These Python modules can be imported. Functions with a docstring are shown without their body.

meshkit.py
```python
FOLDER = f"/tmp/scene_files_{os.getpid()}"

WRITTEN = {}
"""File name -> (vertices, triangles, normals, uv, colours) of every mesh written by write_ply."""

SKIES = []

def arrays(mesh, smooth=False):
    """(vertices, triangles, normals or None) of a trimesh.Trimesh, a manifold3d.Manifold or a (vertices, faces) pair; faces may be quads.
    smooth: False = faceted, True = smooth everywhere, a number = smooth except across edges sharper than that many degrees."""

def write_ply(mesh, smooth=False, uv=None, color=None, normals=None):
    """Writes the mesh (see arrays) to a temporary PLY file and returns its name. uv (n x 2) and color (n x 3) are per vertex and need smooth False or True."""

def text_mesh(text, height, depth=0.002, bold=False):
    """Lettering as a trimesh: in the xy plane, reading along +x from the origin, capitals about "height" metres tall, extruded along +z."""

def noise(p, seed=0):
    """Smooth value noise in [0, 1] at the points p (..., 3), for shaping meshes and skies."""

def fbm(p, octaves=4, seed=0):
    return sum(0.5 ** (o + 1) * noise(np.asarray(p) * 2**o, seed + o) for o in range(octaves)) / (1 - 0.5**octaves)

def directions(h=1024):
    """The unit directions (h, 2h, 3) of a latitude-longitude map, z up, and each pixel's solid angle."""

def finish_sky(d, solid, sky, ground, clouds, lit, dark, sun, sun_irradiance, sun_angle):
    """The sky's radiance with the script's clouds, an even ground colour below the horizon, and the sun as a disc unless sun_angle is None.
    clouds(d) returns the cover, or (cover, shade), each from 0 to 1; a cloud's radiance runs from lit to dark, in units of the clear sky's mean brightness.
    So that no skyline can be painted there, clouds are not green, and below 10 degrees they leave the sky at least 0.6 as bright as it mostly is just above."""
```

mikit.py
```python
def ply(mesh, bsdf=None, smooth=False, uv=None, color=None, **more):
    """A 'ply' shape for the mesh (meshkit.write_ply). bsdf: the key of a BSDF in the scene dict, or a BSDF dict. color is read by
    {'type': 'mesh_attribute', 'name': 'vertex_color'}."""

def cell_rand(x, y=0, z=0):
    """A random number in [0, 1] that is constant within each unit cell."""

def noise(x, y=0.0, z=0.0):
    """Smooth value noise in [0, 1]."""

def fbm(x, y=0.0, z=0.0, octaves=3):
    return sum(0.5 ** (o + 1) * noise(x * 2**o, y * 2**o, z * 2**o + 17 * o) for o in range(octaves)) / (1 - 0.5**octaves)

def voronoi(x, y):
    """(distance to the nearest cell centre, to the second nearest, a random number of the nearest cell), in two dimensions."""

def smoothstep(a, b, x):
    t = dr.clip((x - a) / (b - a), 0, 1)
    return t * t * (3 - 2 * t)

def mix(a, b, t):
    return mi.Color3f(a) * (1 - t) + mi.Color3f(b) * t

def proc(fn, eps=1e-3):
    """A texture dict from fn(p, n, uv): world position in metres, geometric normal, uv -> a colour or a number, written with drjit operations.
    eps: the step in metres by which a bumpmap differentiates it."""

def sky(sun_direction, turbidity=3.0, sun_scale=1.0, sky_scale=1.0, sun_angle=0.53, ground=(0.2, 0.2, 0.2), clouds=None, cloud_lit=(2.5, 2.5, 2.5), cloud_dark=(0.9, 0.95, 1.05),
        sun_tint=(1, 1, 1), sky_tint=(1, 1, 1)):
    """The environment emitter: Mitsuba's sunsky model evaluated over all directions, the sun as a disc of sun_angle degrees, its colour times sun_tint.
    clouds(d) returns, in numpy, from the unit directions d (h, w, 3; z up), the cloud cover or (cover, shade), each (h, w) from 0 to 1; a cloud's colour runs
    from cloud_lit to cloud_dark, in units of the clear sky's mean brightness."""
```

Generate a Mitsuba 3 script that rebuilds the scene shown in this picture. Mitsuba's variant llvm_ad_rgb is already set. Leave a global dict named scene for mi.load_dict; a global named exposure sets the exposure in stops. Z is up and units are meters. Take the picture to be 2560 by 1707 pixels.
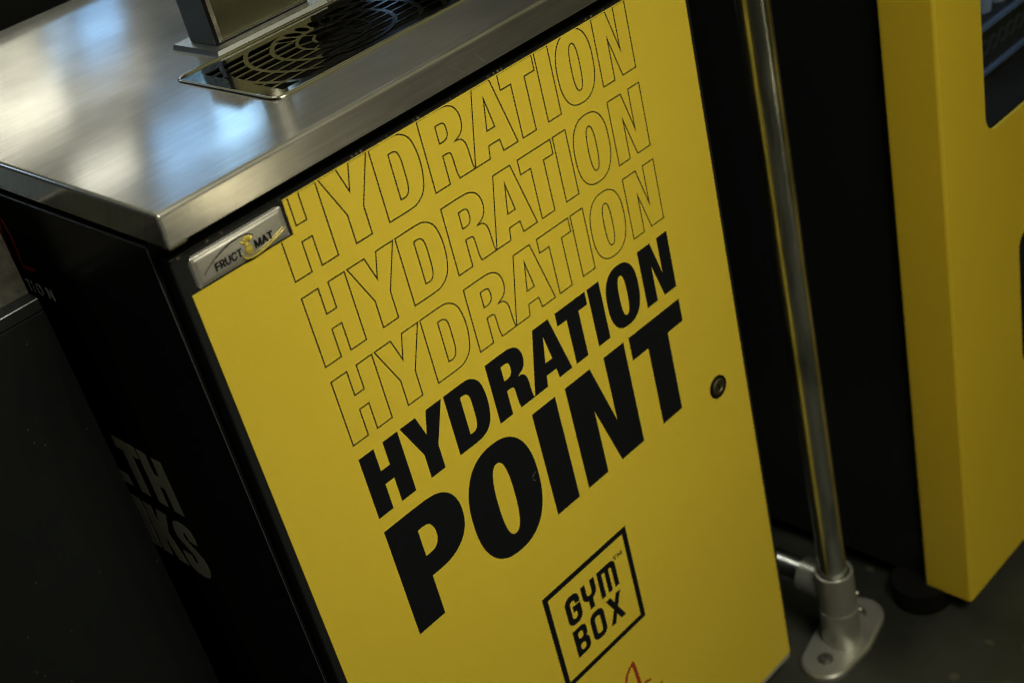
import math, random
import numpy as np, trimesh, drjit as dr, mitsuba as mi, mikit, meshkit
import manifold3d as m3
from shapely import affinity
from shapely.geometry import Polygon, LineString, Point, box as sbox, MultiPolygon
from shapely.ops import unary_union
from mikit import noise, fbm, cell_rand, smoothstep, mix

random.seed(7)
T = mi.ScalarTransform4f
ZO = 0.915                      # height of the door's top edge above the floor: shapes below are measured from that edge
scene, labels = {}, {}

# ------------------------------------------------------------------ camera, light, exposure
EYE = np.array([-0.36477, -0.81066, 0.38693 + ZO])
RIGHT = np.array([0.68293, -0.69663, -0.21980])
DOWN = np.array([-0.50719, -0.23564, -0.82900])
AHEAD = np.array([0.52571, 0.67763, -0.51425])
exposure = 0.0
scene['camera'] = {'type': 'thinlens', 'to_world': T().look_at(origin=EYE.tolist(), target=(EYE + AHEAD).tolist(), up=(-DOWN).tolist()),
                   'fov': 2 * math.degrees(math.atan(1280 / 3402.08)), 'fov_axis': 'x', 'aperture_radius': 0.0042, 'focus_distance': 1.135,
                   'near_clip': 0.05, 'far_clip': 60.0}


def rgb(*c):
    return {'type': 'rgb', 'value': list(map(float, c))}


def lamp_panel(name, centre, u, v, radiance, label, cat, group=None, weight=.5):
    """a flat lamp or a bright pane: two edge vectors u, v; it shines along u x v; a dark frame stands round it"""
    c, u, v = (np.asarray(a, float) for a in (centre, u, v))
    n = np.cross(u, v); n /= np.linalg.norm(n)
    q = np.array([c - u - v, c + u - v, c + u + v, c - u + v])
    scene[name + '__diffuser'] = mikit.ply((q, np.array([[0, 1, 2], [0, 2, 3]])), {'type': 'diffuse', 'reflectance': rgb(.5, .5, .5)},
                                           emitter={'type': 'area', 'radiance': rgb(*radiance), 'sampling_weight': float(weight)})
    us, vs = u / np.linalg.norm(u), v / np.linalg.norm(v)
    parts = []
    for d, e, w in ((u, v, vs), (-u, v, vs), (v, u, us), (-v, u, us)):
        dn = d / np.linalg.norm(d)
        b = trimesh.creation.box((1, 1, 1))
        m = np.eye(4); m[:3, 0] = dn * .012; m[:3, 1] = w * (2 * np.linalg.norm(e) + .024); m[:3, 2] = n * .04; m[:3, 3] = c + d + dn * .0065 - n * .01
        b.apply_transform(m); parts.append(b)
    scene[name + '__frame'] = mikit.ply(trimesh.util.concatenate(parts), 'black_rubber')
    labels[name] = {'label': label, 'category': cat}
    if group: labels[name]['group'] = group


# soft ceiling panels of the hall, two added fill panes, and the daylight windows far behind the machine
lamp_panel('ceiling_lamp', (0.10, -1.35, 1.98), (0.40, 0, 0), (0, -0.25, 0), (13.5, 12.6, 9.9), 'wide warm ceiling panel lamp before the yellow cabinet', 'lamp', weight=8)
lamp_panel('ceiling_lamp_001', (2.3, 3.4, 3.1), (0.9, 0, 0), (0, -0.5, 0), (1.5, 1.45, 1.15), 'long ceiling panel lamp behind the yellow cabinet', 'lamp')
lamp_panel('ceiling_lamp_002', (0.68, 1.60, 3.0), (0.22, 0, 0), (0, -0.22, 0), (9, 8.8, 7.6), 'square ceiling panel lamp right above the cabinet and the tube post', 'lamp', weight=1.5)
lamp_panel('low_fill_panel', (1.07, -2.0, .17), (-.05, 0, 0), (0, 0, .15), (5.6, 4.9, 2.9), 'unseen warm panel added low before the cabinet for the glow on the counter front', 'lamp')  # no real lamp: added so the counter front reflects a warm spot
lamp_panel('side_fill_pane', (-2.38, 1.9, 2.5), (0, -.8, 0), (0, 0, .35), (2.3, 3.6, 4.7), 'unseen blue light pane added at the left to light the cabinet side', 'window')  # added fill from the left for the side lettering and left-facing surfaces
PANES = [  # x0, x1, z0, z1 on the wall at y = 6, radiance
    (1.70, 2.46, 2.55, 2.88, (3.2, 3.1, 2.5)), (1.70, 2.44, 2.24, 2.53, (1.7, 1.65, 1.3)), (2.46, 2.64, 2.30, 2.58, (.95, 1.6, 2.4)), (2.65, 2.93, 2.34, 2.60, (1.0, 2.3, 4.2)),
    (2.47, 2.98, 2.67, 2.86, (1.35, 1.3, 1.08)), (2.86, 3.06, 2.875, 2.915, (1.0, 1.9, 3.0)), (2.30, 2.70, 3.08, 3.32, (3.0, 2.95, 2.5)), (2.75, 3.15, 2.12, 2.26, (1.1, 1.05, .95)),
    (2.80, 3.20, 3.09, 3.48, (.85, 1.75, 3.0)), (3.22, 3.54, 3.11, 3.46, (2.3, 4.4, 6.8)), (3.56, 3.80, 3.14, 3.42, (.8, 1.25, 1.7)), (4.55, 4.75, 2.78, 3.0, (.5, .9, 1.7)), (-2.2, -.6, 2.5, 3.4, (1.8, 2.5, 3.2))]
for i, (x0, x1, z0, z1, r) in enumerate(PANES):
    lamp_panel('window' + ('_%03d' % i if i else ''), ((x0 + x1) / 2, 6.0, (z0 + z1) / 2), ((x1 - x0) / 2 - .008, 0, 0), (0, 0, (z1 - z0) / 2 - .008), r,
               'bright daylight window in the far wall behind the cabinet', 'window', 'windows in the far wall')
# four added spot emitters without a fixture; they pool light on the upper door
for i, x in enumerate((.02, .14, .26, .38)):
    scene['added_spot' + ('_%03d' % i if i else '')] = {'type': 'spot', 'to_world': T().look_at(origin=[x, -1.04, 1.94], target=[.14 + .5 * x, 0.0, 0.62], up=[0, 0, 1]), 'intensity': rgb(1.3, 1.22, .98),
                                                       'cutoff_angle': 25.0, 'beam_width': 1.0}
scene['ambient'] = {'type': 'constant', 'sampling_weight': 2.0, 'radiance': rgb(.125, .119, .046)}

# ------------------------------------------------------------------ materials
def fine_brush(p, n, uv):
    return 0.5 * noise(p.x * 18, (p.y + 0.7 * p.z) * 1400) + 0.5 * noise(p.x * 45, (p.y + 0.7 * p.z) * 620)


def steel_tint(p, n, uv):
    f = fine_brush(p, n, uv)
    smear = fbm(p.x * 14, p.y * 14, p.z * 14, octaves=4)
    cx, cy = dr.floor(p.x * 160), dr.floor((p.y + .7 * p.z) * 160)
    dx, dy = p.x * 160 - cx - cell_rand(cx, cy, 1), (p.y + .7 * p.z) * 160 - cy - cell_rand(cx, cy, 2)
    speck = smoothstep(.09, .03, dr.sqrt(dx * dx + dy * dy)) * smoothstep(.972, .975, cell_rand(cx, cy, 3))
    return mix((.44, .437, .42), (.62, .615, .595), f) * (0.70 + 0.58 * smear) + mi.Color3f(.22) * speck


def steel_rough_across(p, n, uv):
    return 0.0035 + 0.008 * fbm(p.x * 11 + 3, p.y * 11, p.z * 11 + 9, octaves=4)


def steel_rough(p, n, uv):
    return 0.012 + 0.026 * fbm(p.x * 11 + 3, p.y * 11, p.z * 11 + 9, octaves=4)


def metal(tint, au, av=None):
    return {'type': 'roughconductor', 'material': 'none', 'distribution': 'ggx', 'specular_reflectance': tint, 'alpha_u': au, 'alpha_v': av if av is not None else au}


def steel_relief(p, n, uv):
    q = p.y + .7 * p.z
    wave = dr.sin(p.x * 13 + 2.1 * dr.sin(q * 9 + 1)) * dr.sin(q * 15 + 1.7 * dr.sin(p.x * 8)) + .35 * dr.sin(p.x * 31 + q * 23) * dr.sin(q * 41 - p.x * 12)
    return .05 * wave + .0035 * noise(p.x * 60, q * 700) + .0025 * noise(p.x * 130, q * 1300)


scene['brushed_steel'] = {'type': 'twosided', 'bsdf': {'type': 'bumpmap', 'scale': .0011, 'tex': mikit.proc(steel_relief, eps=6e-4), 'bsdf': {'type': 'blendbsdf', 'weight': .42,
                          'a': metal(mikit.proc(steel_tint), mikit.proc(steel_rough), mikit.proc(steel_rough_across)), 'b': metal(mikit.proc(steel_tint), .2, .42)}}}
scene['polished_steel'] = {'type': 'twosided', 'bsdf': metal(rgb(.66, .65, .61), .035)}
scene['satin_steel'] = {'type': 'twosided', 'bsdf': metal(rgb(.5, .5, .47), .22)}
scene['cast_metal'] = {'type': 'twosided', 'bsdf': {'type': 'principled', 'base_color': rgb(.40, .405, .37), 'metallic': .7, 'roughness': .34}}
scene['chrome_tube'] = {'type': 'twosided', 'bsdf': {'type': 'bumpmap', 'scale': .00011, 'tex': mikit.proc(lambda p, n, uv: noise(p.x * 420, p.y * 420, p.z * 7) + .6 * noise(p.x * 900, p.y * 900, p.z * 16), eps=4e-4),
                        'bsdf': metal(mikit.proc(lambda p, n, uv: mix((.36, .39, .385), (.82, .86, .84), smoothstep(.28, .6, fbm(p.x * 60, p.y * 60, p.z * 9, octaves=4)))), .09)}}


def yellow_fn(p, n, uv):
    d = fbm(p.x * 5 + 1, p.y * 5, p.z * 5, octaves=4)
    g = noise(p.x * 900, p.y * 900, p.z * 900)
    return mix((.605, .458, .036), (.655, .502, .044), d) * (0.975 + .05 * g)


scene['yellow_laminate'] = {'type': 'principled', 'base_color': mikit.proc(yellow_fn), 'roughness': .42, 'specular': .45}
scene['yellow_paint'] = {'type': 'principled', 'base_color': mikit.proc(lambda p, n, uv: mix((.61, .445, .026), (.65, .48, .030), fbm(p.x * 4, p.y * 4, p.z * 4))), 'roughness': .4, 'specular': .5}
scene['black_print'] = {'type': 'principled', 'base_color': rgb(.005, .006, .008), 'roughness': .42, 'specular': .25}
scene['grey_print'] = {'type': 'diffuse', 'reflectance': rgb(.55, .55, .55)}
scene['pale_print'] = {'type': 'diffuse', 'reflectance': rgb(.55, .64, .70)}
scene['red_print'] = {'type': 'diffuse', 'reflectance': rgb(.33, .045, .018)}


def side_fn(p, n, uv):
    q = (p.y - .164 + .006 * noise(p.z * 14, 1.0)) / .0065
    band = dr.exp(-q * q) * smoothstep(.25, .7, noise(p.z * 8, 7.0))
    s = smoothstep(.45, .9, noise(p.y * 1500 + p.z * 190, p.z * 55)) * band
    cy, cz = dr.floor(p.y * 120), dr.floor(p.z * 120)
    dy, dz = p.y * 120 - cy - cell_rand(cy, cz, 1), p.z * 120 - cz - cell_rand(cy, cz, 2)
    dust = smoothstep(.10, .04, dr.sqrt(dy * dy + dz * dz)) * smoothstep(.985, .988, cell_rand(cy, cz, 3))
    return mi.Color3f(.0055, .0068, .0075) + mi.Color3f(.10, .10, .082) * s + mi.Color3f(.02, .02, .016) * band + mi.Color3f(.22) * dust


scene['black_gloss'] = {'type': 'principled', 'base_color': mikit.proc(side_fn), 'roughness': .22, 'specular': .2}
scene['black_plastic'] = {'type': 'principled', 'base_color': rgb(.0085, .0098, .0108), 'roughness': .45, 'specular': .4}
scene['black_rubber'] = {'type': 'principled', 'base_color': rgb(.004, .004, .004), 'roughness': .7, 'specular': .1}
scene['worn_edge'] = {'type': 'principled', 'base_color': mikit.proc(lambda p, n, uv: mix((.008, .008, .008), (.34, .31, .22), smoothstep(.62, .9, noise(p.x * 420, 1.0) * .6 + .4 * noise(p.x * 60, 3.0)))), 'roughness': .5}


def grey_fn(p, n, uv):
    cx, cz = dr.floor(p.x * 140), dr.floor(p.z * 140)
    dx, dz = p.x * 140 - cx - cell_rand(cx, cz, 1), p.z * 140 - cz - cell_rand(cx, cz, 2)
    dot = smoothstep(.12, .05, dr.sqrt(dx * dx + dz * dz * .4)) * smoothstep(.988, .99, cell_rand(cx, cz, 3))
    return mix((.0070, .0090, .0092), (.0098, .0118, .0112), fbm(p.x * 9, p.z * 9, 1.0)) + mi.Color3f(.045, .047, .042) * dot


scene['grey_panel'] = {'type': 'principled', 'base_color': mikit.proc(grey_fn), 'roughness': .6, 'specular': .15}
scene['mottled_panel'] = {'type': 'principled', 'base_color': mikit.proc(lambda p, n, uv: mix((.03, .03, .023), (.09, .088, .068), fbm(p.x * 160, p.y * 160, p.z * 160, octaves=4))), 'roughness': .6}


def floor_fn(p, n, uv):
    a = fbm(p.x * 7, p.y * 7, octaves=4)
    cx, cy = dr.floor(p.x * 26), dr.floor(p.y * 26)
    dx, dy = p.x * 26 - cx - cell_rand(cx, cy, 1), p.y * 26 - cy - cell_rand(cx, cy, 2)
    dot = smoothstep(.22, .08, dr.sqrt(dx * dx + dy * dy)) * smoothstep(.84, .86, cell_rand(cx, cy, 3))
    return mix((.0075, .0086, .0072), (.032, .035, .029), smoothstep(.2, .8, a)) + mi.Color3f(.03, .03, .018) * dot


scene['rubber_floor'] = {'type': 'principled', 'base_color': mikit.proc(floor_fn), 'roughness': .6, 'specular': .3}
scene['blue_grey_coat'] = {'type': 'bumpmap', 'scale': .0006, 'tex': mikit.proc(lambda p, n, uv: fbm(p.x * 500, p.y * 500, p.z * 500, octaves=3), eps=4e-4),
                           'bsdf': {'type': 'principled', 'base_color': rgb(.055, .068, .078), 'roughness': .38, 'specular': .5}}
scene['badge_metal'] = {'type': 'twosided', 'bsdf': {'type': 'principled', 'base_color': rgb(.62, .61, .56), 'metallic': .75, 'roughness': .34}}
scene['dark_steel'] = {'type': 'twosided', 'bsdf': metal(rgb(.20, .22, .24), .12)}
scene['edge_metal'] = {'type': 'twosided', 'bsdf': metal(rgb(.30, .31, .32), .3)}
scene['lock_metal'] = {'type': 'twosided', 'bsdf': metal(rgb(.22, .19, .115), .22)}
scene['gold'] = {'type': 'principled', 'base_color': rgb(.75, .62, .10), 'metallic': .5, 'roughness': .3}
scene['shelf_plastic'] = {'type': 'principled', 'base_color': rgb(.10, .17, .33), 'roughness': .4}
scene['dark_interior'] = {'type': 'principled', 'base_color': rgb(.010, .018, .032), 'roughness': .35, 'specular': .12}
scene['window_glass'] = {'type': 'thindielectric', 'int_ior': 1.5}
scene['bottle_plastic'] = {'type': 'principled', 'base_color': rgb(.26, .38, .58), 'roughness': .15}
scene['dark_wall'] = {'type': 'diffuse', 'reflectance': rgb(.035, .034, .030)}


# ------------------------------------------------------------------ helpers
def put(key, mesh, bsdf, smooth=False, **more):
    """one entry of the scene; meshes are built with z = 0 at the door's top edge and lifted here"""
    base, n = key, 0
    while key in scene:
        n += 1; key = '%s_%03d' % (base, n)
    v, f, nn = meshkit.arrays(mesh, False)
    v = v + [0, 0, ZO]
    if bsdf in ('brushed_steel', 'mirror_plate', 'blue_grey_coat') and smooth is False:      # relief and brushing need an even grain over the whole face
        v = v[f].reshape(-1, 3); f = np.arange(len(v)).reshape(-1, 3)
        nr = np.abs(np.cross(v[1::3] - v[::3], v[2::3] - v[::3])).repeat(3, axis=0)
        ax = nr.argmax(1)
        more['uv'] = np.where((ax == 2)[:, None], v[:, [0, 1]], np.where((ax == 1)[:, None], v[:, [0, 2]], v[:, [2, 1]]))
    scene[key] = mikit.ply(trimesh.Trimesh(v, f, process=False), bsdf, smooth, **more)
    return key


def box(x0, x1, y0, y1, z0, z1):
    b = trimesh.creation.box((x1 - x0, y1 - y0, z1 - z0)); b.apply_translation(((x0 + x1) / 2, (y0 + y1) / 2, (z0 + z1) / 2)); return b


def rbox(x0, x1, y0, y1, z0, z1, r, seg=16):
    """a box with rounded edges"""
    s = m3.Manifold.sphere(r, seg)
    pts = [s.translate((x, y, z)) for x in (x0 + r, x1 - r) for y in (y0 + r, y1 - r) for z in (z0 + r, z1 - r)]
    return m3.Manifold.batch_hull(pts)


def tm(man):
    m = man.to_mesh(); return trimesh.Trimesh(m.vert_properties[:, :3], m.tri_verts, process=False)


def cyl(a, b, r, n=40, r2=None):
    a, b = np.asarray(a, float), np.asarray(b, float)
    L = np.linalg.norm(b - a); w = (b - a) / L
    u = np.cross(w, [0, 0, 1] if abs(w[2]) < .9 else [1, 0, 0]); u /= np.linalg.norm(u); v = np.cross(w, u)
    c = m3.Manifold.cylinder(L, r, r if r2 is None else r2, n)
    m = tm(c); M = np.eye(4); M[:3, 0], M[:3, 1], M[:3, 2], M[:3, 3] = u, v, w, a
    m.apply_transform(M); return m


def lathe(profile, centre, axis='z', n=64):
    """profile: (r, h) pairs turned about the axis; axis y points out of the door (towards -y)"""
    m = trimesh.creation.revolve(np.array(profile, float), sections=n)
    if axis == 'y':
        m.apply_transform(trimesh.transformations.rotation_matrix(math.pi / 2, [1, 0, 0]))
    m.apply_translation(centre); return m


def extrude(poly, h):
    polys = [g for g in getattr(poly, 'geoms', [poly]) if g.area > 1e-10 and g.geom_type == 'Polygon']
    return trimesh.util.concatenate([trimesh.creation.extrude_polygon(g, h, engine='earcut') for g in polys])


def on_front(poly, y, t):
    """a polygon in (x, z) made a slab whose back lies at y and whose face stands t before it"""
    m = extrude(poly, t)
    v = np.array(m.vertices); m.vertices = np.c_[v[:, 0], y - v[:, 2], v[:, 1]]
    return m


def on_side(poly, x, t):
    """a polygon in (s, z), s = -y, made a slab on the left side face at x"""
    m = extrude(poly, t)
    v = np.array(m.vertices); m.vertices = np.c_[x - v[:, 2], -v[:, 0], v[:, 1]]
    return m


def rrect(x0, x1, z0, z1, r):
    return sbox(x0 + r, z0 + r, x1 - r, z1 - r).buffer(r, quad_segs=10) if r > 0 else sbox(x0, z0, x1, z1)


def frame2d(outer, t):
    return outer.difference(outer.buffer(-t, join_style=2))


# ------------------------------------------------------------------ letter shapes (x as on the door, height from 0 to 1)
def curve(points, n=8):
    """closed ring; points with a third entry are smooth, the others are corners"""
    P, out = [(p[0], p[1]) for p in points], []
    soft, N = [len(p) > 2 for p in points], len(points)
    for i in range(N):
        p1, p2 = np.array(P[i]), np.array(P[(i + 1) % N])
        out.append(tuple(p1))
        if not (soft[i] or soft[(i + 1) % N]):
            continue
        p0 = np.array(P[i - 1]) if soft[i] else p1 - (p2 - p1)
        p3 = np.array(P[(i + 2) % N]) if soft[(i + 1) % N] else p2 + (p2 - p1)
        t01, t12, t23 = (max(np.linalg.norm((b - a) * [1, .0626]) ** .5, 1e-5) for a, b in ((p0, p1), (p1, p2), (p2, p3)))
        m1 = (p2 - p1) + t12 * ((p1 - p0) / t01 - (p2 - p0) / (t01 + t12))
        m2 = (p2 - p1) + t12 * ((p3 - p2) / t23 - (p3 - p1) / (t12 + t23))
        for k in range(1, n):
            t = k / n
            out.append(tuple((2 * t**3 - 3 * t**2 + 1) * p1 + (t**3 - 2 * t**2 + t) * m1 + (-2 * t**3 + 3 * t**2) * p2 + (t**3 - t**2) * m2))
    return out


def superellipse(cx, cy, a, b, n, m=64):
    t = np.arange(m) * 2 * math.pi / m
    c, s = np.cos(t), np.sin(t)
    return list(zip(cx + a * np.sign(c) * np.abs(c) ** (2 / n), cy + b * np.sign(s) * np.abs(s) ** (2 / n)))


S = 1
RINGS = {
    'H': [[(.0807, 1), (.0970, 1), (.0970, .631), (.1071, .631), (.1071, 1), (.1235, 1), (.1235, 0), (.1071, 0), (.1071, .411), (.0970, .411), (.0970, 0), (.0807, 0)]],
    'Y': [[(.1264, 1), (.1440, 1), (.1502, .654), (.1564, 1), (.1744, 1), (.1585, .397), (.1585, 0), (.1420, 0), (.1420, .397)]],
    'D': [[(.1770, 1), (.1996, 1, S), (.2062, .990, S), (.2130, .930, S), (.2175, .840, S), (.2205, .660, S), (.2212, .500, S), (.2205, .340, S), (.2175, .160, S), (.2130, .070, S), (.2062, .012, S), (.1996, 0, S), (.1770, 0)],
          [(.1934, .812), (.1985, .812, S), (.2015, .785, S), (.2034, .720, S), (.2041, .500, S), (.2034, .285, S), (.2015, .213, S), (.1985, .187, S), (.1934, .187)]],
    'R': [[(.2278, 1), (.2500, 1, S), (.2590, .988, S), (.2660, .930, S), (.2700, .830, S), (.2711, .720, S), (.2702, .625, S), (.2671, .551, S), (.2600, .495), (.2656, .478, S), (.2690, .420, S), (.2705, .340, S), (.2711, .200, S),
           (.2717, .070, S), (.2726, .020, S), (.2737, .003), (.2737, 0), (.2553, 0), (.2541, .080, S), (.2536, .190, S), (.2531, .330, S), (.2521, .385, S), (.2495, .401, S), (.2441, .401), (.2441, 0), (.2278, 0)],
          [(.2441, .812), (.2500, .812, S), (.2532, .790, S), (.2545, .705, S), (.2541, .635, S), (.2520, .590, S), (.2485, .573, S), (.2441, .573)]],
    'A': [[(.2887, 1), (.3092, 1), (.3245, 0), (.3071, 0), (.3055, .176), (.2924, .176), (.2908, 0), (.2734, 0)], [(.2990, .797), (.3037, .376), (.2944, .376)]],
    'T': [[(.3186, 1), (.3597, 1), (.3597, .781), (.3473, .781), (.3473, 0), (.3309, 0), (.3309, .781), (.3186, .781)]],
    'I': [[(.3628, 1), (.3793, 1), (.3793, 0), (.3628, 0)]],
    'O': [superellipse(.4067, .5, .0226, .527, 2.45), superellipse(.4071, .498, .0055, .341, 2.5)],
    'N': [[(.4356, 1), (.4540, 1), (.4645, .382), (.4645, 1), (.4800, 1), (.4800, 0), (.4619, 0), (.4510, .617), (.4510, 0), (.4356, 0)]],
}
POINT_RINGS = [
    [[(.0807, 1), (.1160, 1, S), (.1300, .996, S), (.1400, .982, S), (.1491, .946, S), (.1568, .875, S), (.1611, .780, S), (.1621, .680, S), (.1603, .575, S), (.1549, .491, S), (.1471, .432, S), (.1357, .390, S), (.1229, .378, S), (.1121, .378), (.1121, 0), (.0807, 0)],
     [(.1121, .812), (.1190, .812, S), (.1252, .795, S), (.1290, .725, S), (.1291, .645, S), (.1250, .585, S), (.1185, .569, S), (.1121, .569)]],
    [superellipse(.21155, .498, .0430, .520, 2.35), superellipse(.2114, .497, .0106, .342, 2.45)],
    [[(.2643, 1), (.2956, 1), (.2956, 0), (.2643, 0)]],
    [[(.3094, 1), (.3445, 1), (.3648, .384), (.3648, 1), (.3941, 1), (.3941, 0), (.3600, 0), (.3386, .618), (.3386, 0), (.3094, 0)]],
    [[(.4018, 1), (.4798, 1), (.4798, .780), (.4558, .780), (.4558, 0), (.4253, 0), (.4253, .780), (.4018, .780)]]]


def glyph(rings, base, cap):
    ps = [Polygon([(x, base + v * cap) for x, v in curve(r)]).buffer(0) for r in rings]
    return ps[0].difference(unary_union(ps[1:])) if len(ps) > 1 else ps[0]


def word(base, cap):
    return [glyph(RINGS[c], base, cap) for c in 'HYDRATION']


# ------------------------------------------------------------------ the setting
put('floor', box(-6, 12, -8, 12, -ZO - .02, -ZO), 'rubber_floor'); labels['floor'] = {'kind': 'structure'}
put('far_wall', box(-2.45, 14, 6.06, 6.2, -ZO, 3.2), 'dark_wall'); labels['far_wall'] = {'kind': 'structure'}
put('left_light_block', box(-2.6, -2.45, -4.5, 6.0, -ZO, 3.0), 'dark_wall'); labels['left_light_block'] = {'kind': 'structure'}  # unseen dark wall, added to keep ambient light off the counter side
put('black_backing', trimesh.util.concatenate([box(-1.6, .576, .68, .72, -ZO, .085), box(.5762, 3.2, .68, .72, -ZO, -.365)]), 'black_plastic'); labels['black_backing'] = {'kind': 'structure'}  # black panels added so the view behind the cabinet stays dark

# ------------------------------------------------------------------ the drinks dispenser
D = 'drinks_dispenser'
labels[D] = {'label': 'drinks dispenser cabinet with yellow lettered door, black sides and brushed steel top', 'category': 'drinks dispenser'}
XL, XR, YF, YB = -.0125, .5725, -.020, .585
# steel top: rounded front, folded corners
top = rbox(XL, XR, YF, YB, .0150, .0462, .0034, 56) ^ m3.Manifold.cube((2, 2, .0252)).translate((-1, -1, .0212))
top = top - m3.Manifold.cube((.2270, .1412, .0250)).translate((.1495, .0590, .0300))       # the opening for the drip tray
put(D + '__countertop', top, 'brushed_steel')
put(D + '__countertop__corner_lip', rbox(XL + .001, .0045, YF + .0015, YF + .010, .0178, .0216, .0018), 'satin_steel', 30)
labels[D + '__countertop'] = {'label': 'brushed steel top with folded front edge'}
# black body: side panel with its front edge standing proud, the dark core
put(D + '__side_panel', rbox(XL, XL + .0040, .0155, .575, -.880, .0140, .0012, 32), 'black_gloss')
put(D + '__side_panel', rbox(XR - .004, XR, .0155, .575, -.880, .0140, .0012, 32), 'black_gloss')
put(D + '__side_panel__edge_trim', box(XL + .0006, XL + .0013, .0162, .570, .0138, .0145), 'edge_metal')
put(D + '__side_panel__edge_trim', box(XL + .0004, XL + .0009, .0152, .0156, -.870, .0130), 'edge_metal')
put(D + '__body', box(XL + .006, XR - .006, .022, .570, -.880, .0205), 'black_plastic')
put(D + '__plinth', box(.03, .53, .06, .54, -ZO, -.881), 'black_rubber')
# door: black leaf, gasket, yellow facing with a notch for the name plate
put(D + '__door', rbox(-.0068, .5668, .0008, .0178, -.8740, .0036, .0022, 40), 'black_plastic')
labels[D + '__door'] = {'label': 'black door leaf behind the yellow facing'}
put(D + '__door__worn_edge', box(-.0010, .5640, .0003, .0012, .0012, .0026), 'worn_edge')
put(D + '__door__bottom_gasket', rbox(.0, .5600, -.0002, .012, -.8795, -.8745, .0018), 'cast_metal', 30)
face = sbox(0, -.8712, .5602, 0).difference(sbox(-.01, -.0286, .0926, .01))
fm = on_front(face, .0008, .0012)
put(D + '__door__yellow_facing', fm, 'yellow_laminate'); labels[D + '__door__yellow_facing'] = {'label': 'smooth yellow facing of the cabinet door'}
YP = -.0004
ROWS = (-.0627, -.1401, -.2171, -.2942)
clip = sbox(0, -.9, .56, -.0004).difference(sbox(-.01, -.0286, .0926, .01))
for i, b in enumerate(ROWS[:3]):
    lines = unary_union([g.boundary.buffer(.00056, join_style=2) for g in word(b, .0626)]).intersection(clip)
    k = put(D + '__door__lettering', on_front(lines, YP, .00012), 'black_print')
    labels[k] = {'label': ('uppermost outlined word HYDRATION, cut off by the door top', 'second outlined word HYDRATION from the top', 'third outlined word HYDRATION, just above the solid one')[i]}
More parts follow.
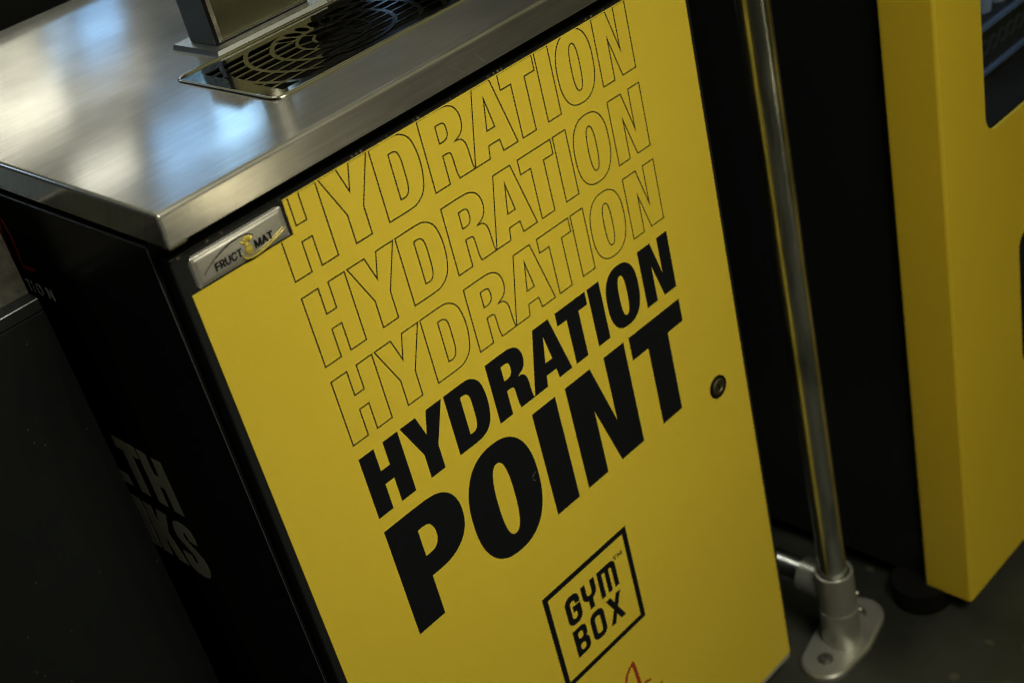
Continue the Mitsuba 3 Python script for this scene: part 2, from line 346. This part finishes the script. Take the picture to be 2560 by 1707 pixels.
k = put(D + '__door__lettering', on_front(unary_union(word(ROWS[3], .0626)), YP, .00012), 'black_print'); labels[k] = {'label': 'solid black word HYDRATION'}
k = put(D + '__door__lettering', on_front(unary_union([glyph(r, -.4276, .1189) for r in POINT_RINGS]), YP, .00012), 'black_print'); labels[k] = {'label': 'large solid black word POINT'}

# square wordmark: frame with GYM BOX, in millimetres from its lower left corner
def mm(points): return Polygon(points)
def rr(x0, x1, z0, z1, r): return rrect(x0, x1, z0, z1, r)
gG = rr(24.4, 44.8, 65.5, 102.2, 8.5).difference(rr(31.2, 38.2, 72.3, 94.6, 3.2)).difference(sbox(37.5, 86.9, 46, 88.6)).difference(sbox(31.2, 80, 38.2, 87)).union(mm([(33.6, 80.2), (45, 79.6), (44.8, 87), (33.6, 87.6)]))
gG = gG.difference(sbox(38.1, 88.6, 39.2, 89.2))
gY = rr(48.7, 69, 77.4, 118, 9).difference(rr(55.1, 62.4, 83.6, 120, 3)).intersection(sbox(48, 76, 70, 100.4)).union(sbox(55.6, 66, 62.3, 79))
gM = rr(73.2, 100.3, 55, 100.5, 7.5).union(sbox(73.2, 60, 88, 100.5)).intersection(sbox(73, 65.5, 101, 101)).difference(sbox(79.5, 65, 83.9, 94)).difference(rr(89.8, 94, 55, 93.4, 2))
gB = rr(25.2, 44.6, 41.5, 59.6, 6.5).union(rr(25.2, 45.4, 24.1, 44, 7)).union(sbox(25.2, 24.1, 33, 59.6)).difference(rr(31.7, 38.4, 44.8, 53.6, 2.8)).difference(rr(31.7, 38.8, 29.8, 38, 3))
gO = rr(50.6, 71.2, 23.5, 60, 8.5).difference(rr(57, 64.9, 30.2, 52.6, 3.4))
gX = mm([(76.6, 58.8), (83.9, 58.8), (88, 49.6), (92.2, 58.8), (99.4, 58.8), (91.4, 41.6), (99.4, 24.1), (92.1, 24.1), (87.9, 33.8), (83.7, 24.1), (76.5, 24.1), (84.6, 41.8)])
gT = mm([(99.4, 101.6), (104.6, 101.6), (104.6, 100.4), (102.7, 100.4), (102.7, 96.2), (101.3, 96.2), (101.3, 100.4), (99.4, 100.4)])
gm = mm([(105.9, 96.2), (105.9, 101.6), (107.6, 101.6), (109.4, 98.4), (111.2, 101.6), (112.9, 101.6), (112.9, 96.2), (111.6, 96.2), (111.6, 99.8), (109.9, 96.9), (108.9, 96.9), (107.2, 99.8), (107.2, 96.2)])
mark = unary_union([frame2d(sbox(0, 0, 125.1, 124.7), 6.6), gG, gY, gM, gB, gO, gX, gT, gm])
mark = affinity.translate(affinity.scale(mark, .001, .001, origin=(0, 0)), .218, -.6256)
k = put(D + '__door__emblem', on_front(mark, YP, .00012), 'black_print'); labels[k] = {'label': 'black square outline with GYM BOX inside'}
red = unary_union([LineString([(70, -86), (74, -66), (80, -51), (86, -45.5), (91.6, -43)]).buffer(1.9), LineString([(91.8, -42.6), (93.3, -52), (94.2, -64), (95.5, -84)]).buffer(2.4),
                   LineString([(97, -84), (104, -81.5), (110.5, -84)]).buffer(1.6), LineString([(122, -104), (126, -101)]).buffer(1.2)])
red = affinity.translate(affinity.scale(red, .001, .001, origin=(0, 0)), .218, -.6256)
k = put(D + '__door__red_script', on_front(red, YP, .00012), 'red_print'); labels[k] = {'label': 'red brush script strokes low on the door'}
def thin_marks(lines, w):
    return unary_union([LineString(l).buffer(w) for l in lines])


for l in ([(.2514, -.3652), (.2486, -.3668), (.2461, -.3692)], [(.2461, -.3714), (.2490, -.3739)], [(.4426, -.4506), (.4431, -.4508)]):
    put(D + '__door__scuff', on_front(thin_marks([l], .00022), YP - .0002, .00008), 'pale_scratch')
for l in ([(.2613, .0322), (.2670, .0279), (.2710, .0248)], [(.2854, .0343), (.2901, .0282), (.2926, .0253), (.2944, .0234), (.2947, .0218)]):
    put(D + '__countertop__scratch', on_front(thin_marks([l], .00014), YF, .00006), 'pale_scratch')
scene['pale_scratch'] = {'type': 'diffuse', 'reflectance': rgb(.13, .13, .11)}
# lock
LX, LZ = .5136, -.4378
put(D + '__door__lock', lathe([(0, 0), (.0128, 0), (.0128, .0014), (.0120, .0024), (.0106, .0024), (.0103, .0008), (0, .0008)], (LX, YP, LZ), 'y'), 'black_rubber', 30)
disc = lathe([(0, .0008), (.0102, .0008), (.0100, .0016), (.0080, .0028), (.0058, .0028), (.0053, .0018), (0, .0018)], (LX, YP, LZ), 'y')
put(D + '__door__lock__barrel', disc, 'lock_metal', 25)
put(D + '__door__lock__keyhole', on_front(rrect(LX - .0012, LX + .0012, LZ - .0036, LZ + .0032, .0008), YP - .0017, .0004), 'black_rubber')
labels[D + '__door__lock'] = {'label': 'round lock in a black ring at the right of the door'}

# name plate: a shallow dished metal badge
PL = rrect(.0062, .0896, -.0272, -.0018, .0022)
nx, nz = 84, 30
xs, zs = np.linspace(.0062, .0896, nx), np.linspace(-.0272, -.0018, nz)
gx, gz = np.meshgrid(xs, zs)
ax, az = np.abs((gx - .0479) / .0417), np.abs((gz + .0145) / .0127)
# rounded corners: pull the outer ring in
rad = .0036
qx, qz = np.maximum(np.abs(gx - .0479) - (.0417 - rad), 0), np.maximum(np.abs(gz + .0145) - (.0127 - rad), 0)
ql = np.hypot(qx, qz)
sc = np.where(ql > rad, rad / np.maximum(ql, 1e-9), 1)
gx = np.where(ql > rad, .0479 + np.sign(gx - .0479) * ((.0417 - rad) + qx * sc), gx)
gz = np.where(ql > rad, -.0145 + np.sign(gz + .0145) * ((.0127 - rad) + qz * sc), gz)
edge = np.minimum(.0417 - np.abs(gx - .0479), .0127 - np.abs(gz + .0145))
hgt = .0030 * np.clip(edge / .0012, 0, 1) ** .5 + .0012 * (1 - ax**2) * (1 - az**2) - .0010 * np.exp(-((edge - .002) / .0012) ** 2)
vv = np.c_[gx.ravel(), (.0006 - hgt).ravel(), gz.ravel()]
ii = np.arange(nx * nz).reshape(nz, nx)
ff = np.vstack([np.c_[ii[:-1, :-1].ravel(), ii[:-1, 1:].ravel(), ii[1:, 1:].ravel()], np.c_[ii[:-1, :-1].ravel(), ii[1:, 1:].ravel(), ii[1:, :-1].ravel()]])
B = D + '__name_plate'
put(B, (vv, ff), 'badge_metal', True); labels[B] = {'label': 'small silver name plate with dark letters and a gold fruit'}


def small_text(txt, x0, x1, z0, cap, slant=0.0):
    m = meshkit.text_mesh(txt, 1.0, .02, bold=True)
    v = np.array(m.vertices); v[:, 0] -= v[:, 0].min(); v[:, 0] *= 1 / v[:, 0].max()
    x = x0 + v[:, 0] * (x1 - x0) + slant * v[:, 1] * cap
    m.vertices = np.c_[x, -.0040 - .0004 * v[:, 2] / .02, z0 + v[:, 1] * cap]
    m.fix_normals(); return m


k = put(B + '__lettering', small_text('FRUCT', .0226, .0462, -.0197, .0058, .05), 'black_print')
k = put(B + '__lettering', small_text('MAT', .0577, .0742, -.0199, .0058, .05), 'black_print')


def smooth_line(pts, n=12):
    pts = np.array(pts); t = np.r_[0, np.cumsum(np.linalg.norm(np.diff(pts, axis=0), axis=1))]
    from scipy.interpolate import CubicSpline
    return CubicSpline(t, pts)(np.linspace(0, t[-1], n * len(pts)))


def taper(pts, w0, w1, w2):
    p = smooth_line(pts); n = len(p); out = []
    w = np.interp(np.linspace(0, 1, n), [0, .5, 1], [w0, w1, w2])
    return unary_union([LineString(p[i:i + 2]).buffer((w[i] + w[i + 1]) / 2) for i in range(n - 1)])


arc = taper([(.0130, -.0175), (.0200, -.0128), (.0300, -.0086), (.0385, -.0062), (.0473, -.0053), (.0545, -.0064), (.0590, -.0098)], .0001, .00042, .0003)
put(B + '__upper_arc', on_front(arc, -.0039, .0005), 'black_print')
arc = taper([(.0462, -.0190), (.0468, -.0222), (.0500, -.0240), (.0560, -.0246), (.0650, -.0236), (.0752, -.0212), (.0860, -.0178)], .0004, .0007, .0002)
put(B + '__lower_arc', on_front(arc, -.0039, .0006), 'gold')
fruit = [trimesh.creation.icosphere(2, 1.0) for _ in range(3)]
for s_, (x, z, a, b) in zip(fruit, ((.0524, -.0180, .0033, .0040), (.0520, -.0146, .0020, .0020), (.0514, -.0122, .0014, .0013))):
    s_.apply_scale((a, .0010, b)); s_.apply_translation((x, -.0040, z))
rays = []
for a in (-52, -28, -4, 20, 46):
    r_ = trimesh.creation.icosphere(2, 1.0); r_.apply_scale((.0011, .0009, .0023))
    r_.apply_transform(trimesh.transformations.rotation_matrix(math.radians(a), [0, 1, 0]))
    r_.apply_translation((.0530 + .0046 * math.sin(math.radians(a)), -.0042, -.0146 + .0052 * math.cos(math.radians(a)))); rays.append(r_)
put(B + '__gold_fruit', trimesh.util.concatenate(fruit + rays), 'gold', True)

# lettering on the black side panel (s = -y)
SX, CAP = XL - .0002, .0602


def side_glyph(rings, s0, base, cap=CAP, f=.966):
    g = glyph(rings, base, cap); x0 = g.bounds[0]
    return affinity.translate(affinity.scale(g, f, 1, origin=(x0, 0)), s0 - x0, 0)


L_R = [[(0, 1), (.0164, 1), (.0164, .215), (.0395, .215), (.0395, 0), (0, 0)]]
K_R = [[(0, 1), (.0164, 1), (.0164, .62), (.0262, 1), (.0440, 1), (.0312, .56), (.0455, 0), (.0275, 0), (.0200, .36), (.0164, .26), (.0164, 0), (0, 0)]]
S_R = [[(.0372, .69), (.0368, .83, S), (.0330, .965, S), (.0200, 1.025, S), (.0065, .955, S), (.0015, .77, S), (.0030, .61, S), (.0115, .50, S), (.0205, .39, S), (.0222, .28, S), (.0190, .20, S), (.0150, .25, S), (.0148, .345), (0, .345), (.0005, .16, S), (.0060, .02, S),
        (.0195, -.03, S), (.0335, .03, S), (.0392, .22, S), (.0370, .42, S), (.0270, .56, S), (.0175, .66, S), (.0162, .75, S), (.0195, .815, S), (.0228, .77, S), (.0230, .69)]]
row1 = unary_union([side_glyph(L_R, -.2845, -.2886), side_glyph(RINGS['T'], -.2431, -.2886), side_glyph(RINGS['H'], -.2001, -.2886)])
row2 = unary_union([side_glyph(RINGS['N'], -.2900, -.3645), side_glyph(K_R, -.2428, -.3645), side_glyph(S_R, -.1965, -.3645, f=1.02)])
k = put(D + '__side_lettering', on_side(row1, SX, .00012), 'grey_print'); labels[k] = {'label': 'grey letters TH on the black side'}
k = put(D + '__side_lettering', on_side(row2, SX, .00012), 'grey_print'); labels[k] = {'label': 'grey letters KS on the black side, lower line'}
small = []
for ch, s0, w in (('T', -.2730, .0070), ('I', -.2628, .0016), ('O', -.2560, .0112), ('N', -.2369, .0112)):
    m = meshkit.text_mesh(ch, 1.0, .02, bold=True); v = np.array(m.vertices)
    v[:, 0] = (v[:, 0] - v[:, 0].min()) / np.ptp(v[:, 0])
    small.append(trimesh.Trimesh(np.c_[SX - .00012 * v[:, 2] / .02, -(s0 + v[:, 0] * w), -.0830 + v[:, 1] * .0108], m.faces, process=False))
m = trimesh.util.concatenate(small); m.fix_normals()
k = put(D + '__side_lettering', m, 'pale_print'); labels[k] = {'label': 'small pale letters TION on the black side'}
rs = unary_union([LineString([(-.263, -.0139), (-.2600, -.0259), (-.2604, -.0402), (-.2632, -.0519), (-.2613, -.0590)]).buffer(.0019), LineString([(-.2615, -.0585), (-.2548, -.0578), (-.2490, -.0574), (-.2425, -.0566)]).buffer(.0021),
                  LineString([(-.2720, -.0200), (-.2795, -.0330), (-.2790, -.048)]).buffer(.0016)])
k = put(D + '__side_lettering', on_side(rs, SX, .00012), 'red_print'); labels[k] = {'label': 'red brush script stroke on the black side'}

# drip tray let into the top: polished rim, pierced plate, dark well
TZ, CX, CY = .0462, .263, .1290
X0, X1, Y0, Y1 = .1468, .3792, .0545, .2020
rim2 = rrect(X0, X1, Y0, Y1, .0105)
Q = D + '__drip_tray'
steps = [(0.0, .0001), (.0003, .0012), (.0010, .0021), (.0020, .0024), (.0029, .0021), (.0036, .0010), (.0040, .0006), (.0056, .0005)]
vs, fs = [], []
M = 200
for inset, h in steps:
    ring = np.array(rim2.buffer(-inset, quad_segs=10).exterior.coords)[:-1] if inset else np.array(rim2.exterior.coords)[:-1]
    # resample all rings by angle-free parameter of the outline
    c = np.vstack([ring, ring[:1]]); d = np.r_[0, np.cumsum(np.linalg.norm(np.diff(c, axis=0), axis=1))]
    i0 = 0
    t = np.linspace(0, d[-1], M, endpoint=False)
    p = np.c_[np.interp(t, d, c[:, 0]), np.interp(t, d, c[:, 1])]
    j = np.argmin(np.hypot(p[:, 0] - X0, p[:, 1] - CY)); p = np.roll(p, -j, axis=0)
    vs.append(np.c_[p, np.full(M, TZ + h)])
vs = np.vstack(vs)
for a in range(len(steps) - 1):
    for i in range(M):
        j = (i + 1) % M
        fs += [[a * M + i, a * M + j, (a + 1) * M + j], [a * M + i, (a + 1) * M + j, (a + 1) * M + i]]
rm = trimesh.Trimesh(vs, fs, process=False); rm.fix_normals()
if rm.face_normals[:, 2].sum() < 0: rm.invert()
put(Q + '__rim', rm, 'polished_steel', True)
CYH = .1270
plate = rrect(X0 + .0046, X1 - .0046, Y0 + .0046, Y1 - .0046, .0065)
opening = sbox(.1648, .0690, .3612, .1815)
disc_ = lambda r: Point(CX, CYH).buffer(r, quad_segs=40)
ring_ = lambda a, b: disc_(b).difference(disc_(a))
bars = unary_union([sbox(.15, y - .0016, .38, y + .0016) for y in np.arange(.0690 + .0142, .181, .0142)])
solid = unary_union([bars, ring_(.0512, .0554), ring_(.0741, .0783), ring_(.0949, .0991), ring_(.0303, .0330)]).difference(disc_(.0318))
fan = Polygon([(CX, CYH)] + [(CX + .09 * math.cos(math.radians(a)), CYH + .09 * math.sin(math.radians(a))) for a in range(52, 130, 4)]).intersection(ring_(.032, .0570))
petals = []
for a in (60, 75, 90, 105, 120):
    e = affinity.scale(Point(0, 0).buffer(1, quad_segs=16), .0100, .0042)
    petals.append(affinity.translate(affinity.rotate(e, a, origin=(0, 0)), CX + .0445 * math.cos(math.radians(a)), CYH + .0445 * math.sin(math.radians(a))))
solid = solid.union(fan).difference(unary_union(petals))
spokes = unary_union([affinity.rotate(sbox(CX + .0165, CYH - .0010, CX + .031, CYH + .0010), a, origin=(CX, CYH)) for a in (20, 65, 110, 155, 200, 245, 290, 335)])
solid = unary_union([solid, ring_(.0156, .0186), ring_(.0300, .0322), spokes])
grate = plate.difference(opening.difference(solid)).difference(disc_(.0156))
gm_ = extrude(grate.simplify(.00004), .0010); gm_.apply_translation((0, 0, TZ - .0004))
put(Q + '__grate', gm_, 'mirror_plate'); labels[Q + '__grate'] = {'label': 'pierced mirror steel plate with bars, rings and petals'}


def wavy(p, n, uv):
    return fbm(p.x * 22, p.y * 22, 3.0, octaves=2)


scene['mirror_plate'] = {'type': 'twosided', 'bsdf': {'type': 'bumpmap', 'scale': .00005, 'tex': mikit.proc(wavy, eps=2e-3), 'bsdf': metal(rgb(.66, .65, .56), .008)}}
well = tm(m3.Manifold.cube((.2268, .1410, .0154)).translate((.1496, .0591, .0302)) - m3.Manifold.cube((.2252, .1394, .0154)).translate((.1504, .0599, .0310)))
put(Q + '__well', well, 'black_rubber')

# dispensing tower on its foot plate
W = D + '__tower'
put(W + '__foot_plate', m3.Manifold.batch_hull([m3.Manifold.cube((.1235, .0735, .0008)).translate((.1950, .2028, TZ)), m3.Manifold.cube((.1205, .0705, .0008)).translate((.1965, .2043, TZ + .0042))]), 'foot_steel')
scene['foot_steel'] = {'type': 'twosided', 'bsdf': metal(rgb(.62, .65, .68), .16)}
TT = TZ + .056                      # the pedestal's top; a slim neck with the tap head stands on it, above the picture
put(W + '__pedestal', rbox(.2055, .3082, .2195, .2610, TZ + .0050, TT, .0014, 32), 'blue_grey_coat')
put(W + '__front_seal', box(.2060, .3077, .2186, .2196, TZ + .0052, TT - .0005), 'black_rubber')
fp = m3.Manifold.batch_hull([m3.Manifold.cube((.0978, .0002, TT - TZ - .0072)).translate((.2092, .2184, TZ + .0062)), m3.Manifold.cube((.0920, .0002, TT - TZ - .0125)).translate((.2122, .2166, TZ + .0088))])
put(W + '__front_plate', fp, 'tower_mirror'); labels[W + '__front_plate'] = {'label': 'mirror steel front of the tower with bevelled edge'}
put(W + '__neck', cyl((.2568, .2400, TT - .001), (.2568, .2400, TT + .30), .014, 32), 'satin_steel', 30)
put(W + '__tap_head', rbox(.2320, .2816, .1750, .2560, TT + .295, TT + .350, .008), 'satin_steel', 30)
scene['tower_mirror'] = {'type': 'twosided', 'bsdf': metal(mikit.proc(lambda p, n, uv: mix((.40, .39, .33), (.62, .60, .52), fbm(p.x * 30, p.z * 30, 2.0, octaves=4))), .06)}

# ------------------------------------------------------------------ grey unit standing left of the dispenser
G = 'grey_unit'
labels[G] = {'label': 'dark grey unit with metal ledge standing left of the yellow cabinet', 'category': 'cabinet'}
put(G + '__front_panel', rbox(-.95, -.0300, .2090, .62, -ZO + .003, -.0765, .0010, 8), 'grey_panel')
put(G + '__ledge', rbox(-.95, -.0300, .2080, .60, -.0763, -.0640, .0018), 'dark_steel', 30)
put(G + '__upper_panel', box(-.95, -.0306, .2250, .60, -.0639, -.0060), 'mottled_panel')
put(G + '__top_rail', rbox(-.95, -.0306, .2240, .60, -.0058, .0020, .0026), 'satin_steel', 30)

# ------------------------------------------------------------------ yellow vending machine on the right
V = 'vending_machine'
labels[V] = {'label': 'yellow vending machine with dark glass window standing at the right', 'category': 'vending machine'}
VX, VY, VB = .7575, -.1340, -.885
y2 = rrect(VX, 1.62, VY, -.070, .0045)
win = rrect(.8440, 1.50, -.2835, .75, .022)
slot = rrect(.9052, 1.10, -.62, -.437, .020)
front = sbox(VX, VB, 1.62, .95).difference(win)
# outer door shell: rounded vertical edge, pierced for the window
shell = m3.Manifold.extrude(m3.CrossSection([np.array(y2.exterior.coords)[:-1]], m3.FillRule.EvenOdd), .95 - VB).translate((0, 0, VB))
wm = on_front(win, .0, .4); sm_ = on_front(slot, VY + .008, .2)
def to_man(m): 
    m = m.copy(); m.merge_vertices(); 
    r = m3.Manifold(m3.Mesh(np.asarray(m.vertices, np.float32), np.asarray(m.faces, np.uint32)))
    return r if r.volume() > 0 else m3.Manifold(m3.Mesh(np.asarray(m.vertices, np.float32), np.asarray(m.faces[:, ::-1], np.uint32)))
shell = shell - to_man(wm) - to_man(sm_)
put(V + '__door', shell, 'yellow_paint', 30); labels[V + '__door'] = {'label': 'yellow door with rounded edge'}
put(V + '__body', box(VX + .012, 1.62, -.0640, .60, VB, .95).difference(box(.80, 1.56, -.08, .45, -.34, .80)), 'black_plastic')
put(V + '__door__gasket', box(VX + .006, 1.60, -.0698, -.0642, VB + .004, .94).difference(box(.80, 1.56, -.09, .0, -.34, .80)), 'black_rubber')
put(V + '__door__glass', on_front(win.buffer(-.0005), VY + .0022, .0005), 'window_glass')
put(V + '__door__window_liner', on_front(win.buffer(-.0002).difference(win.buffer(-.0030)), VY + .064, .0600), 'black_rubber')
put(V + '__door__slot_panel', on_front(slot.buffer(-.0003), VY + .0078, .0040), 'black_plastic')
put(V + '__interior', box(.801, 1.559, -.062, .449, -.339, .799).difference(box(.806, 1.554, -.08, .440, -.332, .79)), 'dark_interior')
for z in (-.232, -.2855, -.1750, -.1100):
    k = put(V + '__shelf', box(.812, 1.548, -.045, .40, z - .0012, z), 'dark_interior')
    put(k + '__front_rail', rbox(.812, 1.548, -.0520, -.0460, z - .0052, z + .0012, .0015), 'shelf_plastic', 30)
for i in range(9):
    r = lathe([(.0070, -.001), (.0086, -.001), (.0086, .001), (.0070, .001), (.0070, -.001)], (.985 + .020 * i, -.047, -.2600), 'y', 24)
    put(V + '__spiral_coil', r, 'coil_dark')
scene['coil_dark'] = {'type': 'principled', 'base_color': rgb(.03, .05, .07), 'roughness': .4}
for i, x in enumerate((.985, 1.010, 1.04, 1.075)):
    bt = lathe([(0, 0), (.011, 0), (.0115, .004), (.0115, .05), (.005, .066), (.005, .074), (0, .074)], (x, -.025, -.2308), 'z', 24)
    put('drink_bottle', bt, 'bottle_plastic', 30)
for i, (k_) in enumerate([k for k in scene if k.startswith('drink_bottle')]):
    labels[k_] = {'label': ('leftmost', 'second', 'third', 'rightmost')[i] + ' small pale bottle on the shelf behind the dark glass, counted from the left', 'category': 'bottle', 'group': 'bottles behind the glass'}
scene[V + '__interior_lamp'] = mikit.ply((np.array([[.83, -.055, .06 + ZO], [1.5, -.055, .06 + ZO], [1.5, .0, .06 + ZO], [.83, .0, .06 + ZO]]), np.array([[0, 2, 1], [0, 3, 2]])), {'type': 'diffuse'},
                                         emitter={'type': 'area', 'radiance': rgb(1.6, 3.0, 5.8)})
put(V + '__foot', cyl((.764, -.060, -ZO), (.764, -.060, VB + .001), .037), 'black_rubber', 30)
put(V + '__foot', cyl((1.50, -.010, -ZO), (1.50, -.010, VB + .001), .055), 'black_rubber', 30)

# ------------------------------------------------------------------ steel tube post with its clamp fittings
P = 'barrier_post'
labels[P] = {'label': 'steel tube post with clamp fittings and bolted oval foot beside the yellow cabinet', 'category': 'post'}
FX, FY, TOP = .6435, -.0180, .9
lean = np.array([-.0115, 0, 1.0])
foot = np.array([FX, FY, -ZO])
at = lambda z: foot + lean * (z + ZO)
put(P + '__tube', cyl(at(-.90), at(TOP), .0170, 64), 'chrome_tube', 40)
bl = np.array([.0445, .004])
pad = unary_union([Point(FX - bl[0], FY - bl[1]).buffer(.031), Point(FX + bl[0], FY + bl[1]).buffer(.031), Point(FX, FY).buffer(.037)]).convex_hull
fl = m3.Manifold.batch_hull([tmx for tmx in (m3.Manifold.extrude(m3.CrossSection([np.array(pad.exterior.coords)[:-1]], m3.FillRule.EvenOdd), .006).translate((0, 0, -ZO)),
                                             m3.Manifold.extrude(m3.CrossSection([np.array(pad.buffer(-.003).exterior.coords)[:-1]], m3.FillRule.EvenOdd), .009).translate((0, 0, -ZO)))])
put(P + '__foot_flange', fl, 'cast_metal', 30)
for s_ in (-1, 1):
    c_ = (FX + s_ * bl[0], FY + s_ * bl[1], -ZO + .009)
    put(P + '__foot_flange__bolt', lathe([(0, .0002), (.0098, .0002), (.0098, .0006), (.0070, .0038), (.0034, .0038), (.0030, .0012), (0, .0012)], c_), 'bolt_dark', 25)
scene['bolt_dark'] = {'type': 'principled', 'base_color': rgb(.10, .10, .09), 'metallic': .6, 'roughness': .45}


def sleeve(z0, z1, ro, ri, r=.002):
    m = trimesh.creation.revolve(np.array([(ri, 0), (ro - .0, 0), (ro, z1 - z0 - r), (ro - r * .3, z1 - z0 - r * .3), (ro - r, z1 - z0), (ri + .0012, z1 - z0), (ri, z1 - z0 - .0014), (ri, 0)]), sections=56)
    m.apply_translation(at(z0)); return m


put(P + '__foot_socket', sleeve(-ZO + .008, -.8520, .0250, .0190), 'cast_metal', 35)
put(P + '__tee_fitting', sleeve(-.8518, -.7930, .0236, .0190), 'cast_metal', 35)
rz = -.8235
rail0 = at(rz) + np.array([.004, 0, 0])
put(P + '__tee_fitting__side_sleeve', cyl(rail0 + [0, .018, 0], rail0 + [0, .048, 0], .0228, 48), 'cast_metal', 35)
put(P + '__rail', cyl(rail0 + [0, .040, 0], rail0 + [0, .66, 0], .0170, 48), 'chrome_tube', 40)
for z, ro in ((-.8440, .0230), (-.8730, .0244)):
    a = at(z); dirn = np.array([.86, -.51, 0])
    put(P + '__set_screw', trimesh.util.concatenate([cyl(a + dirn * ro, a + dirn * (ro + .0042), .0050, 24), cyl(a + dirn * (ro + .0042), a + dirn * (ro + .0056), .0050, 24, .0034)]), 'polished_steel', 30)
